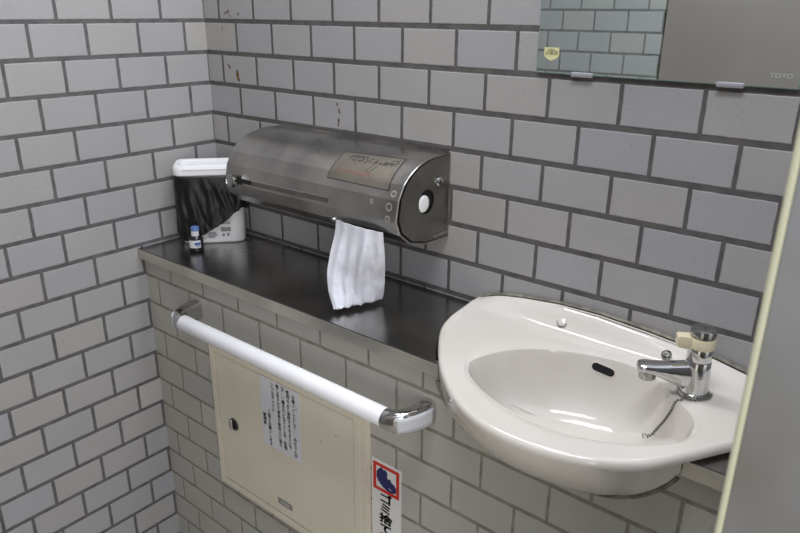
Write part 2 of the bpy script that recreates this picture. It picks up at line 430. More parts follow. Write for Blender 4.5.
for s in (.012, .03, .06, .13, .21, .3, .4, .5, .6, .7, .8, .88, .95, 1.0):
    ring = []
    for o, c in zip(Opt, cz):
        zt = .868 + splash(o); oo = inset(o, .001)
        g = 1 - .25 * s - .75 * s ** 1.9
        wl_ = sstep((1.00 - o.x) / .12); wl_ *= .42; g = g * (1 - wl_) + wl_ * (1 - s ** 3.2) ** .6
        wr_ = sstep((o.x - 1.175) / .085); g = g * (1 - wr_) + wr_ * max(0, 1 - s / .05) * .5
        if o.y >= -D - .001: g = max(0, 1 - s / .08)
        p = Vector((c.x + (oo.x - c.x) * g, c.y + (oo.y - c.y) * g, (zt if o.y < -D else zt) * (1 - s) + c.z * s)); ring.append(p)
    rings.append(ring)
for k, (sc, dz) in enumerate([(.93, -.004), (.6, -.006), (.1, -.007)]):
    rings.append([Vector((BC.x + (c.x - BC.x) * sc, -.12 + (c.y + .12) * sc, max(c.z * sc + .738 * (1 - sc), .736) + dz + (.0 if c.y < -D + .01 else .02))) for c in cz])
bm = bmesh.new(); loft(bm, [[p - o0 for p in r] for r in rings], True, True); fix(bm)
link('basin_body', bm, porcelain, basin, 50)
# seal bead where the basin meets the lower wall
bm = bmesh.new()
tube(bm, [Vector((p.x + (p.x - BC.x) * .004, -D - .0004, p.z - .0015)) - o0 for p in cc if p.z < LB - .012], .0030, 8)
s = link('sealant', bm, grout_m, basin, 60); s['label'] = 'grey sealant line around the underside'
# seal along the back wall
bm = bmesh.new(); tube(bm, [Vector((x, -.0035, lerp_list(ZB, x) + .001)) - o0 for x in [.782 + i * .02 for i in range(29)]], .0034, 6)
link('sealant', bm, grout_m, basin, 60)
# drain
bm = bmesh.new(); lathe(bm, Vector((1.067, -.185, .7665)) - o0, (0, 0, 1), [(0, .0), (0.0005, .021), (.002, .020), (.0022, .017), (.0005, .015), (.0005, .0)], 32, False, False)
link('drain', bm, chrome_dull, basin, 40)
# bowl back wall frame for the overflow slot
def bowl_surf(az, s):
    """point and normal on the bowl side at azimuth az and scale s"""
    P = [(.78, .791), (.85, .806), (.90, .823), (.935, .841), (.96, .857), (.98, .867), (1.0, .8755)]
    def pt(a, q):
        b = ray_poly(bowl, BC, a); v = BC + (b - BC) * q; v.z = lerp_list(P, q); return v
    p = pt(az, s); n = (pt(az + .02, s) - pt(az - .02, s)).cross(pt(az, s + .012) - pt(az, s - .012)).normalized()
    if n.z < 0: n = -n
    return p, n
p, n = bowl_surf(math.atan2(.113, .004), .962)
u = Vector((1, -.08, -.13)); u = (u - n * u.dot(n)).normalized(); v = n.cross(u)
def stadium(c, n_, u, v, L_, r, off, k=10):
    pts = []
    for i in range(k + 1): a = -PI / 2 + PI * i / k; pts.append(c + u * (L_ + r * math.cos(a)) + v * r * math.sin(a) + n_ * off)
    for i in range(k + 1): a = PI / 2 + PI * i / k; pts.append(c + u * (-L_ + r * math.cos(a)) + v * r * math.sin(a) + n_ * off)
    return pts
OVF = p.copy()
bm = bmesh.new()
loft(bm, [[q - o0 for q in stadium(p, n, u, v, .0115, .0080, -.003)], [q - o0 for q in stadium(p, n, u, v, .0115, .0080, .0009)], [q - o0 for q in stadium(p, n, u, v, .0115, .0066, .0012)]])
fix(bm); link('overflow_rim', bm, porcelain, basin, 40)
bm = bmesh.new(); poly_solid(bm, [q - o0 for q in stadium(p, n, u, v, .0115, .0068, -.002)], n * .0028)
q_ = link('overflow_slot', bm, black_gap, basin); q_['label'] = 'black oval overflow slot'
# round cap and screw on the upstand
spn = Vector((0, -.62, .78)).normalized()
bm = bmesh.new(); lathe(bm, Vector((.9720, -.0320, .8925)) - o0, spn, [(-.004, .0088), (.0015, .0088), (.0030, .0078), (.0042, .005), (.0046, .0)], 28, True, False); link('hole_cap', bm, porcelain, basin, 60)
bm = bmesh.new(); lathe(bm, Vector((.9720, -.0320, .8925)) - o0, spn, [(-.004, .0098), (.0006, .0098), (.0006, .0086)], 28, True, False); link('cap_seam', bm, grout_m, basin, 60)
SCP = Vector((1.1485, -.0340, .8912))
bm = bmesh.new(); lathe(bm, SCP - o0, spn, [(-.004, .0080), (.0012, .0080), (.0020, .0065), (.0012, .0055), (.0012, 0)], 28, True, False); sc_ = link('screw_cup', bm, chrome_dull, basin, 40)
bm = bmesh.new(); lathe(bm, SCP + spn * .0012 - o0, spn, [(0, .0046), (.0012, .0044), (.0018, .0030), (.0018, 0)], 20, True, False); link('screw_head', bm, steel_dull, sc_, 40)
bm = bmesh.new()
uu = Vector((1, 0, 0)); vv = spn.cross(uu)
for a, b in ((uu, vv), (vv, uu)):
    c = SCP + spn * .0029 - o0
    poly_solid(bm, [c + a * .003 + b * .0006, c - a * .003 + b * .0006, c - a * .003 - b * .0006, c + a * .003 - b * .0006], spn * .0003)
link('screw_cross', bm, black_gap, sc_)

# ------------------------------------------------------------------ tap
TX, TY, TZ = 1.2110, -.1010, .8795
tap = thing('water_tap', 'chrome push tap with a yellowed cream lever on the right of the basin', 'tap', (TX, TY, TZ))
bm = bmesh.new(); lathe(bm, (0, 0, 0), (0, 0, 1), [(0, .0218), (.002, .0222), (.005, .0212), (.006, .0190)], 36, True, True); link('base_ring', bm, chrome_dull, tap, 40)
bm = bmesh.new(); lathe(bm, (0, 0, 0.0055), (0, 0, 1), [(0, .0196), (.012, .0194), (.026, .0182), (.036, .0174), (.046, .0168), (.047, .0163)], 36); link('tap_body', bm, chrome, tap, 40)
bm = bmesh.new(); lathe(bm, (0, 0, 0.0530), (0, 0, 1), [(0, .0158), (.001, .0166), (.016, .0166), (.020, .0155)], 36); link('neck', bm, chrome, tap, 40)
# spout
sd = Vector((-.86, -.51, 0)).normalized(); sn = Vector((-sd.y, sd.x, 0))
def sec(d, z, w, h):
    c = sd * d + Vector((0, 0, z)); r = []
    for i in range(24):
        a = 2 * PI * i / 24; cx, cy = math.cos(a), math.sin(a)
        cx = math.copysign(abs(cx) ** .7, cx); cy = math.copysign(abs(cy) ** .7, cy)
        r.append(c + sn * cx * w + Vector((0, 0, 1)) * cy * h)
    return r
bm = bmesh.new()
loft(bm, [sec(-.002, .0265, .0150, .0235), sec(.016, .0275, .0150, .0205), sec(.030, .0300, .0142, .0160), sec(.045, .0325, .0136, .0118), sec(.060, .0352, .0136, .0080), sec(.070, .0362, .0138, .0072), sec(.077, .0362, .0128, .0060), sec(.0800, .0360, .0100, .0040)], True, True)
fix(bm); sp_ = link('spout', bm, chrome, tap, 50)
bm = bmesh.new(); lathe(bm, sd * .066 + Vector((0, 0, .033)), (0.06, 0, -1), [(0, .0118), (.013, .0120), (.0145, .0110), (.0135, .0098), (.008, .0095)], 28); link('nozzle', bm, chrome_dull, sp_, 40)
# lever handle (cream)
bm = bmesh.new()
hd = Vector((-.88, -.47, 0)).normalized(); hn = Vector((-hd.y, hd.x, 0))
prof2 = []
for i in range(96):
    a = 2 * PI * i / 96
    r = .0178
    if math.cos(a) > 0.3: r = max(r, min(.0330 / max(.2, math.cos(a)), .0088 / max(.01, abs(math.sin(a)))))
    w = hd * math.cos(a) * r + hn * math.sin(a) * r
    prof2.append(w)
def hring(k, z): return [p * k + Vector((0, 0, z)) for p in prof2]
loft(bm, [hring(.90, .0720), hring(1.0, .0735), hring(1.0, .0865), hring(.93, .0885)], True, True); fix(bm); h_ = link('lever', bm, handle_cream, tap, 40); h_['label'] = 'yellowed cream lever collar'
bm = bmesh.new(); lathe(bm, (0, 0, .0885), (0, 0, 1), [(0, .0150), (.0015, .0168), (.0085, .0170), (.0115, .0158), (.0128, .0125), (.0131, 0)], 36, True, False); link('push_button', bm, chrome_dull, tap, 40)

# ------------------------------------------------------------------ ball chain
bm = bmesh.new()
P0 = Vector((TX, TY, TZ))
ch = [P0 + Vector((.0236 * math.cos(a), .0236 * math.sin(a), .0034)) for a in [math.radians(25 - 10 * i) for i in range(14)]]
ch += [Vector((1.2040, -.1290, .8790)), Vector((1.1975, -.1300, .8735)), Vector((1.1935, -.1330, .8580)), Vector((1.1872, -.1317, .8400)), Vector((1.1812, -.1309, .8273)), Vector((1.1745, -.1322, .8130)), Vector((1.1712, -.1385, .8055))]
path = catmull(ch, 10); acc = 0; last = path[0]; nb = []
step = .0047
for q in path[1:]:
    seg = (q - last).length
    while acc + seg >= step and seg > 0:
        tt = (step - acc) / seg; last = last.lerp(q, tt); nb.append(last.copy()); seg = (q - last).length; acc = 0
    acc += seg; last = q
for q in nb:
    ms = bmesh.ops.create_icosphere(bm, subdivisions=1, radius=.0021, matrix=Matrix.Translation(q - P0))
ch_t = thing('ball_chain', 'thin metal ball chain looped round the tap foot into the basin', 'chain', P0)
link('chain', bm, steel_dull, ch_t, 180)
bm = bmesh.new(); E0 = nb[-1] - P0
for k, ax in enumerate([(1, 0, .3), (.2, 1, .1)]):
    c = E0 + Vector((-.001 - k * .005, -.002 - k * .002, -.001)); rr = circle(c, ax, .0040, 16)
    rr = rr + [rr[0], rr[1]]; tube(bm, rr, .0008, 6)
link('split_ring', bm, steel_dull, ch_t, 60)

# ------------------------------------------------------------------ towel dispenser
PROF = [(0, 1.142), (-.03, 1.1425), (-.06, 1.141), (-.082, 1.1365), (-.10, 1.130), (-.119, 1.119), (-.135, 1.1055), (-.150, 1.0800), (-.157, 1.043), (-.147, 1.018), (-.118, .995), (-.073, .983), (0, .98)]
smooth_prof = [Vector((0, y, z)) for y, z in PROF[:1]]
smooth_prof = catmull([(0, y, z) for y, z in PROF[:7]], 4)[:-1] + [Vector((0, y, z)) for y, z in PROF[6:]]
X0, X1 = .241, .709
disp = thing('towel_dispenser', 'dented stainless steel paper towel dispenser with a rounded front on the tiled wall', 'dispenser', ((X0 + X1) / 2, 0, .98))
do = Vector(disp.location)
bm = bmesh.new()
def pring(x, k=1.0, off=0.0):
    c = Vector((0, -.06, 1.06)); r = []
    for p in smooth_prof:
        q = c + (p - c) * k; r.append(Vector((x, min(q.y, -.0005) if k >= 1 else q.y, q.z)) - do)
    return r
# outer shell as a hollow sheet with a returned lip at each end
loft(bm, [pring(X0 + .006, .955), pring(X0 + .001, .962), pring(X0, .985), pring(X0 + .001, 1.0), pring(X1 - .0015, 1.0), pring(X1, .99), pring(X1 - .0005, .962), pring(X1 - .006, .955)], False, False, True)
fix(bm); link('housing', bm, steel, disp, 14)
def end_plate(name, x, sgn, hole):
    bm = bmesh.new()
    c = Vector((0, -.055, 1.062)); outer = [Vector((x, min(p.y * .935, -.0006), c.z + (p.z - c.z) * .945)) - do for p in smooth_prof]
    ov = [bm.verts.new(p) for p in outer]
    es = [bm.edges.new((ov[i], ov[(i + 1) % len(ov)])) for i in range(len(ov))]
    if hole:
        hv = [bm.verts.new(Vector((x, p.y, p.z)) - do) for p in circle((x, -.0700, 1.063), (1, 0, 0), .0225, 36)]
        es += [bm.edges.new((hv[i], hv[(i + 1) % 36])) for i in range(36)]
    bmesh.ops.triangle_fill(bm, use_beauty=True, edges=es)
    r = bmesh.ops.extrude_face_region(bm, geom=bm.faces[:])
    bmesh.ops.translate(bm, verts=[v for v in r['geom'] if isinstance(v, bmesh.types.BMVert)], vec=(-sgn * .0015, 0, 0)); fix(bm)
    return link(name, bm, steel_dull, disp)
# black sheet painting the shade in the gap behind the plate rim
bm = bmesh.new(); loft(bm, [pring(X1 - .0055, .99), pring(X1 - .0065, .99)], True, True); fix(bm)
gp = link('gap_shade', bm, black_gap, disp); bm = bmesh.new()
cap_r = end_plate('end_cap', X1 - .001, 1, True)
end_plate('end_cap', X0 + .003, -1, False)
bm = bmesh.new(); lathe(bm, Vector((X1 - .0055, -.0700, 1.063)) - do, (1, 0, 0), [(0, .0240), (.0003, .0240)], 36); link('roll_opening', bm, black_gap, cap_r)
bm = bmesh.new(); lathe(bm, Vector((X1 - .0050, -.0765, 1.0600)) - do, (1, 0, 0), [(0, .0155), (.003, .0155), (.0042, .0140), (.0046, .009), (.0048, 0)], 36, True, False); rr_ = link('roll_spindle', bm, white_plastic, disp, 50); rr_['label'] = 'white round roll end showing in the hole'
bm = bmesh.new(); lathe(bm, Vector((X1 - .001, -.0345, 1.0940)) - do, (1, 0, 0), [(0, .0092), (.003, .0090), (.0045, .0074), (.0048, 0)], 28, True, False); lk = link('lock', bm, chrome, cap_r, 40)
bm = bmesh.new(); box(bm, Vector((X1 + .0036, -.0355, 1.0900)) - do, Vector((X1 + .0042, -.0335, 1.0980)) - do); link('keyhole', bm, black_gap, lk)
bm = bmesh.new(); box(bm, Vector((X1 - .002, -.0480, .9895)) - do, Vector((X1 + .0008, -.0060, .9960)) - do, .0005); link('latch_plate', bm, steel, cap_r)
# arc-length mapping on the shell
def shell(x, u, off=0.0):
    a = 0
    for p, q in zip(smooth_prof, smooth_prof[1:]):
        l = (q - p).length
        if a + l >= u: break
        a += l
    t = (u - a) / l; r = p.lerp(q, t); tg = (q - p).normalized(); nn = Vector((0, tg.z, -tg.y))
    if nn.y > 0 and nn.z < 0: nn = -nn
    if (r - Vector((0, -.05, 1.06))).dot(nn) < 0: nn = -nn
    return Vector((x, r.y, r.z)) + nn * off - do
def patch(bm, quad, off, nu=14, nx=6, th=.0003):
    (xa, ua), (xb, ub), (xc, uc), (xd, ud) = quad      # a-b top edge, d-c bottom edge
    G = []
    for i in range(nu + 1):
        s = i / nu; row = []
        for j in range(nx + 1):
            t = j / nx
            x = (xa * (1 - t) + xb * t) * (1 - s) + (xd * (1 - t) + xc * t) * s
            u_ = (ua * (1 - t) + ub * t) * (1 - s) + (ud * (1 - t) + uc * t) * s
            row.append(bm.verts.new(shell(x, u_, off)))
        G.append(row)
    for i in range(nu):
        for j in range(nx): bm.faces.new((G[i][j], G[i][j + 1], G[i + 1][j + 1], G[i + 1][j]))
def ribbon(bm, pts, w, off):
    pts = catmull([(x, u, 0) for x, u in pts], 5)
    vs = []
    for i, p in enumerate(pts):
        d = (pts[min(i + 1, len(pts) - 1)] - pts[max(0, i - 1)]).normalized(); nr = Vector((-d.y, d.x, 0)) * w / 2
        a, b = p + nr, p - nr
        vs.append((bm.verts.new(shell(a.x, a.y, off)), bm.verts.new(shell(b.x, b.y, off))))
    for a, b in zip(vs, vs[1:]): bm.faces.new((a[0], a[1], b[1], b[0]))
Q = ((.532, .093), (.672, .083), (.680, .1595), (.532, .1590))
bm = bmesh.new(); patch(bm, Q, .0004); fix(bm); pl = link('name_plate', bm, noisy(mat('plate_film', (170, 162, 150), .4, .9), (140, 134, 125), (158, 151, 140), 20, 5), disp, 60)
pl['label'] = 'curved film panel with scribbles on the front'
bm = bmesh.new()
for a, b in zip(Q, Q[1:] + Q[:1]): ribbon(bm, [a, ((a[0] + b[0]) / 2, (a[1] + b[1]) / 2), b], .0016, .0007)
link('plate_border', bm, ink, pl)
bm = bmesh.new()
x = .556
for stroke in [[(.556, .109), (.565, .100), (.574, .104), (.566, .113), (.576, .113)], [(.578, .103), (.586, .101), (.590, .110), (.580, .113), (.592, .105)],
               [(.592, .100), (.600, .108), (.596, .117), (.606, .103), (.612, .101)], [(.604, .108), (.613, .112), (.622, .102), (.618, .120), (.612, .131), (.622, .133), (.631, .112)],
               [(.628, .102), (.634, .112), (.642, .101), (.640, .113), (.650, .103)], [(.646, .112), (.654, .101), (.658, .112), (.666, .098), (.668, .108)], [(.618, .110), (.640, .108), (.664, .104)],
               [(.556, .102), (.585, .098), (.600, .100)], [(.650, .097), (.668, .094)]]:
    ribbon(bm, stroke, .0010, .0009)
link('scribble', bm, ink, pl)
bm = bmesh.new()
for k in range(13):
    xx = .548 + k * .0062
    ribbon(bm, [(xx, .142 + random.uniform(-.002, .002)), (xx + .0022, .136 + random.uniform(-.002, .002)), (xx + .0040, .143)], .0008, .0009)
link('red_lettering', bm, mat('faded_red', (150, 84, 80), .6), pl)
# slit with its sliding knob
bm = bmesh.new(); patch(bm, ((.268, .1985), (.548, .1950), (.548, .2055), (.268, .2090)), .0003, 4, 10); fix(bm); sl = link('slit', bm, steel_dull, disp)
bm = bmesh.new(); patch(bm, ((.270, .1990), (.326, .1983), (.326, .2068), (.270, .2075)), .0007, 4, 6); fix(bm); link('slit_opening', bm, black_gap, sl)
bm = bmesh.new(); ribbon(bm, [(.268, .1985), (.40, .1968), (.548, .1950)], .0014, .0007); ribbon(bm, [(.548, .1947), (.5485, .200), (.548, .2057)], .0024, .0007); link('slit_edge', bm, chrome, sl)
kp = shell(.2760, .206, 0); kn = (shell(.2760, .206, .01) - kp).normalized()
bm = bmesh.new(); lathe(bm, kp, kn, [(-.001, .0055), (.007, .0055), (.007, .0130), (.0085, .0140), (.0165, .0140), (.0180, .0125), (.0185, .0085), (.0175, .0078), (.0175, 0)], 32, True, False); link('knob', bm, chrome_dull, disp, 40)
kp = shell(.5530, .2385, 0); kn = Vector((0, -.85, -.5)).normalized()
bm = bmesh.new(); lathe(bm, kp, kn, [(-.002, .0068), (.003, .0068), (.0055, .0060), (.006, 0)], 24, True, False); link('lid_stud', bm, chrome_dull, disp, 40)
# light rings painted as bright reflections on dents, right end of the lid
glint_m = mat('glint_steel', (196, 194, 180), .35, .6)
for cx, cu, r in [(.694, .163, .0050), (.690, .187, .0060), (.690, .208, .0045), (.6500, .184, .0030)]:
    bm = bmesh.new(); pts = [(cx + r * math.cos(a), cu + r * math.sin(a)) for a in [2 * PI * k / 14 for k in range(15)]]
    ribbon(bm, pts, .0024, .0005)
    link('dent_glint', bm, glint_m, disp)
# a bracket strip along the wall under and above the housing
bm = bmesh.new(); box(bm, Vector((X0 + .004, -.004, 1.142)) - do, Vector((X1 - .004, -.0005, 1.147)) - do); link('wall_flange', bm, steel, disp)
# the paper outlet opening in the lower front
bm = bmesh.new(); patch(bm, ((.560, .2395), (.694, .2375), (.694, .262), (.560, .262)), .0004, 5, 6); fix(bm); link('paper_outlet', bm, black_gap, disp)

# ------------------------------------------------------------------ hanging paper towel
TL = [(.5640, -.1545, 1.0210), (.5640, -.1600, .9950), (.5650, -.1750, .9600), (.5700, -.1900, .9250), (.5850, -.2030, .8950), (.6100, -.2160, .8690)]
TR = [(.6770, -.1540, 1.0190), (.6790, -.1540, .9950), (.6780, -.1500, .9600), (.6650, -.1360, .9230), (.6560, -.1270, .8960), (.6430, -.1190, .8690)]
tl = catmull(TL, 8); tr = catmull(TR, 8)
bm = bmesh.new(); NU = 60; G = []
nv = len(tl)
for i in range(nv):
    v_ = i / (nv - 1); row = []
    for j in range(NU + 1):
        s = j / NU; p = tl[i].lerp(tr[i], s)
        amp = .0015 + .0045 * v_
        ridge = math.exp(-((s - (.72 - .25 * v_)) / .10) ** 2) * .010 * math.sin(PI * min(1, v_ * 1.2))
        fold = (-abs(math.sin(s * 13 + 1.2 * v_ + .6)) * 1.1 + math.sin(s * 29 + 2 + 3 * v_) * .28 + noise.noise(Vector((s * 9, v_ * 6, 4))) * .7) * amp + ridge + .006 * math.sin(s * PI)
        n_ = Vector((.45, -.89, 0))
        p = p + n_ * fold
        if i == nv - 1:
            p.z += abs(noise.noise(Vector((s * 14, 3, 0)))) * .010 + random.uniform(0, .0045)
        if i == nv - 1 and p.z < .8640: p.z = .8640
        row.append(bm.verts.new(p))
    G.append(row)
for i in range(nv - 1):
    for j in range(NU): bm.faces.new((G[i][j], G[i][j + 1], G[i + 1][j + 1], G[i + 1][j]))
tw = link('paper_towel', bm, paper_towel, None, 180)
sm = tw.modifiers.new('thickness', 'SOLIDIFY'); sm.thickness = .0006
tag(tw, 'white paper towel sheet with a torn edge hanging from the dispenser over the shelf', 'paper towel')

# ------------------------------------------------------------------ bin in the corner
ba = math.atan2(.75, .66)
bx = thing('waste_bin', 'small white plastic bin with a printed side standing in the tiled corner', 'bin', (.064 + .5 * (.66 * .148) + .75 * -.043, -.165 + .5 * .75 * .148 + .66 * .043, LT), ba)
def rrect(w, d, r, z, k=6):
    pts = []
    for cx, cy, a0 in ((w / 2 - r, -d / 2 + r, -PI / 2), (w / 2 - r, d / 2 - r, 0), (-w / 2 + r, d / 2 - r, PI / 2), (-w / 2 + r, -d / 2 + r, PI)):
        for i in range(k + 1):
            a = a0 + PI / 2 * i / k; pts.append(Vector((cx + r * math.cos(a), cy + r * math.sin(a), z)))
    return pts
bm = bmesh.new()
loft(bm, [rrect(.134, .062, .016, .0005), rrect(.142, .070, .020, .004), rrect(.145, .076, .020, .06), rrect(.146, .078, .019, .166), rrect(.140, .072, .017, .166), rrect(.136, .068, .017, .01)], True, True)
fix(bm); link('body', bm, white_plastic, bx, 40)
bm = bmesh.new()
loft(bm, [rrect(.144, .074, .018, .1665), rrect(.158, .086, .020, .1665), rrect(.159, .087, .020, .177), rrect(.157, .085, .019, .1850), rrect(.151, .079, .018, .1890), rrect(.139, .062, .014, .1880), rrect(.135, .056, .012, .182), rrect(.135, .056, .012, .172)], False, True)
fix(bm); lid = link('lid', bm, white_plastic, bx, 40)
bm = bmesh.new(); box(bm, (-.055, -.0450, .1790), (.074, -.0405, .1815), .0010); link('lid_grip', bm, white_plastic, lid, 40)
bm = bmesh.new()   # print on the lower right of the front
yp = -.0395 + .0012
for r_, (u0, u1, z_) in enumerate([(.010, .040, .052), (.014, .040, .048), (-.012, .006, .026), (-.012, .010, .021), (-.012, .004, .016)]):
    box(bm, (u0, yp - .0008, z_), (u1, yp + .002, z_ + .0014))
for k in range(9): box(bm, (.018 + k * .0026, yp - .0008, .030), (.0195 + k * .0026 + .0006 * (k % 2), yp + .002, .0395))
for cx in (.023, .034): lathe(bm, (cx, yp - .0008, .0215), (0, 1, 0), [(0, .0030), (.002, .0030)], 12)
link('printed_text', bm, print_grey, bx)

# black bag
HEM = [(-.090, .030), (-.075, .022), (-.066, .012), (-.060, .012), (-.045, .014), (-.03, .022), (-.01, .032), (.012, .045), (.035, .060), (.055, .078), (.068, .088), (.085, .082), (.105, .078), (.125, .080)]
bag = thing('bin_bag', 'black plastic bag folded down over the sides of the small white bin', 'bag', bx.location, ba)
bm = bmesh.new()
NU, NV = 90, 26
per = []
w_, d_, r_ = .154, .086, .022
fl = [(-w_ / 2, d_ / 2 - .016), (-w_ / 2, -d_ / 2 + r_)] 
pathp = [Vector((-w_ / 2, d_ / 2 - .014, 0)), Vector((-w_ / 2, 0, 0)), Vector((-w_ / 2, -d_ / 2 + r_, 0)), Vector((-w_ / 2 + r_ * .3, -d_ / 2 + r_ * .3, 0)), Vector((-w_ / 2 + r_, -d_ / 2, 0)), Vector((0, -d_ / 2 - .003, 0)),
         Vector((w_ / 2 - r_, -d_ / 2, 0)), Vector((w_ / 2 - r_ * .3, -d_ / 2 + r_ * .3, 0)), Vector((w_ / 2 + .001, -d_ / 2 + r_, 0)), Vector((w_ / 2 + .001, 0.02, 0))]
pp = catmull(pathp, 12)
al = [0]
for a, b in zip(pp, pp[1:]): al.append(al[-1] + (b - a).length)
def at(s):
    s *= al[-1]
    for i in range(len(pp) - 1):
        if al[i + 1] >= s:
            t = (s - al[i]) / (al[i + 1] - al[i]); p = pp[i].lerp(pp[i + 1], t); tg = (pp[i + 1] - pp[i]).normalized(); return p, Vector((tg.y, -tg.x, 0)), s
    return pp[-1], Vector((1, 0, 0)), s
corner = (pp[0] - Vector((-w_ / 2 + r_, -d_ / 2, 0))).length
G = []
for j in range(NU + 1):
    p, n_, s = at(j / NU); uu_ = s - .075 - .064     # ~0 at the middle of the front
    hem = lerp_list(HEM, uu_) + .003 * noise.noise(Vector((uu_ * 90, 0, 5)))
    colv = []
    for i in range(NV + 1):
        t = i / NV; z = .1640 + (hem - .1640) * t
        wr = noise.noise(Vector((uu_ * 75 + z * 10, z * 10, 1.3))) * .0035 + noise.noise(Vector((uu_ * 160 - z * 30, z * 30, 7))) * .0014 + abs(noise.noise(Vector((uu_ * 45 + z * 20, z * 8, 2)))) * .004
        k = min(1, t * 5)
        q = p + n_ * (.0005 + k * (.0015 + max(-.0012, wr)) + .002 * t)
        q.z = z; colv.append(bm.verts.new(q))
    G.append(colv)
for j in range(NU):
    for i in range(NV): bm.faces.new((G[j][i], G[j + 1][i], G[j + 1][i + 1], G[j][i + 1]))
bo = link('bag_film', bm, bag_black, bag, 180); sm = bo.modifiers.new('thickness', 'SOLIDIFY'); sm.thickness = .0004

# small bottle
bt_scale = 1.12
bt = thing('small_bottle', 'tiny dark glass bottle with a blue cap and white labels before the bin', 'bottle', (.1195, -.1620, LT))
bm = bmesh.new(); lathe(bm, (0, 0, .0003), (0, 0, 1), [(0, .0130), (.001, .0148), (.026, .0148), (.030, .0125), (.033, .0085), (.044, .0080)], 28); link('glass_body', bm, dark_label, bt, 40)
bm = bmesh.new(); lathe(bm, (0, 0, .0455), (0, 0, 1), [(-.002, .0082), (.004, .0084), (.006, .0075)], 24); link('cap', bm, blue_cap, bt, 40)
cd = math.atan2(CAM.y + .162, CAM.x - .1195)
def wrap(bm, r, z0, z1, a0, a1, n=12):
    A = [bm.verts.new((r * math.cos(a0 + (a1 - a0) * i / n), r * math.sin(a0 + (a1 - a0) * i / n), z0)) for i in range(n + 1)]
    B = [bm.verts.new((r * math.cos(a0 + (a1 - a0) * i / n), r * math.sin(a0 + (a1 - a0) * i / n), z1)) for i in range(n + 1)]
    for i in range(n): bm.faces.new((A[i], A[i + 1], B[i + 1], B[i]))
bm = bmesh.new(); wrap(bm, .0150, .010, .026, cd - 1.1, cd + .6); lb = link('label', bm, paper, bt, 180)
bm = bmesh.new(); wrap(bm, .0087, .0335, .0435, cd - 1.2, cd + .9); link('neck_label', bm, paper, bt, 180)
bm = bmesh.new(); wrap(bm, .0152, .0165, .0215, cd - .25, cd + .55); wrap(bm, .0152, .0135, .0150, cd - .1, cd + .5); link('label_mark', bm, mat('blue_mark', (50, 80, 150), .5), lb, 180)

bt.scale = (bt_scale,) * 3

# ------------------------------------------------------------------ grab bar
BY, BZ = -.2915, .7615
gb = thing('grab_bar', 'white grab bar with chrome end brackets mounted across the lower tiled wall', 'grab bar', (.52, -D, BZ))
go = Vector(gb.location)
bm = bmesh.new(); lathe(bm, Vector((.2395, BY, BZ)) - go, (1, 0, 0), [(0, .0160), (.001, .0166), (.5610, .0166), (.562, .0160)], 40); link('rail', bm, bar_white, gb, 40)
def rsec(c, u, w, h, e):
    out = []
    for i in range(36):
        a = 2 * PI * i / 36; ca, sa = math.cos(a), math.sin(a)
        out.append(Vector(c) + u * math.copysign(abs(ca) ** e, ca) * w + Vector((0, 0, 1)) * math.copysign(abs(sa) ** e, sa) * h)
    return out
def bracket(sx, xe):
    """sx=+1: right end. xe: end of the rail"""
    P = [(0, 0), (.010, .0005), (.022, .005), (.031, .015), (.0365, .028), (.0395, .044), (.041, .0648)]
    pc = catmull([(a, b, 0) for a, b in P], 5); rings = []
    n = len(pc)
    for i, p in enumerate(pc):
        d = (pc[min(i + 1, n - 1)] - pc[max(i - 1, 0)]).normalized()
        uvec = Vector((sx * d.y, -d.x, 0)); t = i / (n - 1)
        w = .0172 * (1 - t) + .0085 * t if t < .6 else .0172 * .4 + .0085 * .6 + (t - .6) * .004
        h = .0172 + .0055 * t; e = 1.0 - .55 * min(1, t * 2)
        c = Vector((xe + sx * p.x, BY + p.y, BZ - .001 * t)) - go
        rings.append(rsec(c, uvec, w, h, e))
    bm = bmesh.new(); loft(bm, rings, True, True); fix(bm); br = link('bracket', bm, chrome, gb, 40)
    # pale insert on the outer side
    bm = bmesh.new(); G = []
    for i, p in enumerate(pc):
        if i < 10: continue
        d = (pc[min(i + 1, n - 1)] - pc[max(i - 1, 0)]).normalized(); uvec = Vector((sx * d.y, -d.x, 0)); t = i / (n - 1)
        w = .0172 * (1 - t) + .0085 * t if t < .6 else .0172 * .4 + .0085 * .6 + (t - .6) * .004
        h = (.0172 + .0055 * t) * .70
        c = Vector((xe + sx * p.x, BY + p.y, BZ - .001 * t)) - go
        if i >= n - 2: continue
        G.append([c + uvec * (w + .0008) + Vector((0, 0, k * h)) for k in (-1, -.5, 0, .5, 1)])
    a = [[bm.verts.new(q) for q in r] for r in G]
    for r0, r1 in zip(a, a[1:]):
        for k in range(4): bm.faces.new((r0[k], r0[k + 1], r1[k + 1], r1[k]))
    fix(bm); ins = link('insert', bm, insert_grey, br, 180); s_ = ins.modifiers.new('thickness', 'SOLIDIFY'); s_.thickness = .0012; s_.offset = 0
    ins['label'] = 'pale grey insert on the bracket side'
bracket(1, .8005); bracket(-1, .2405)

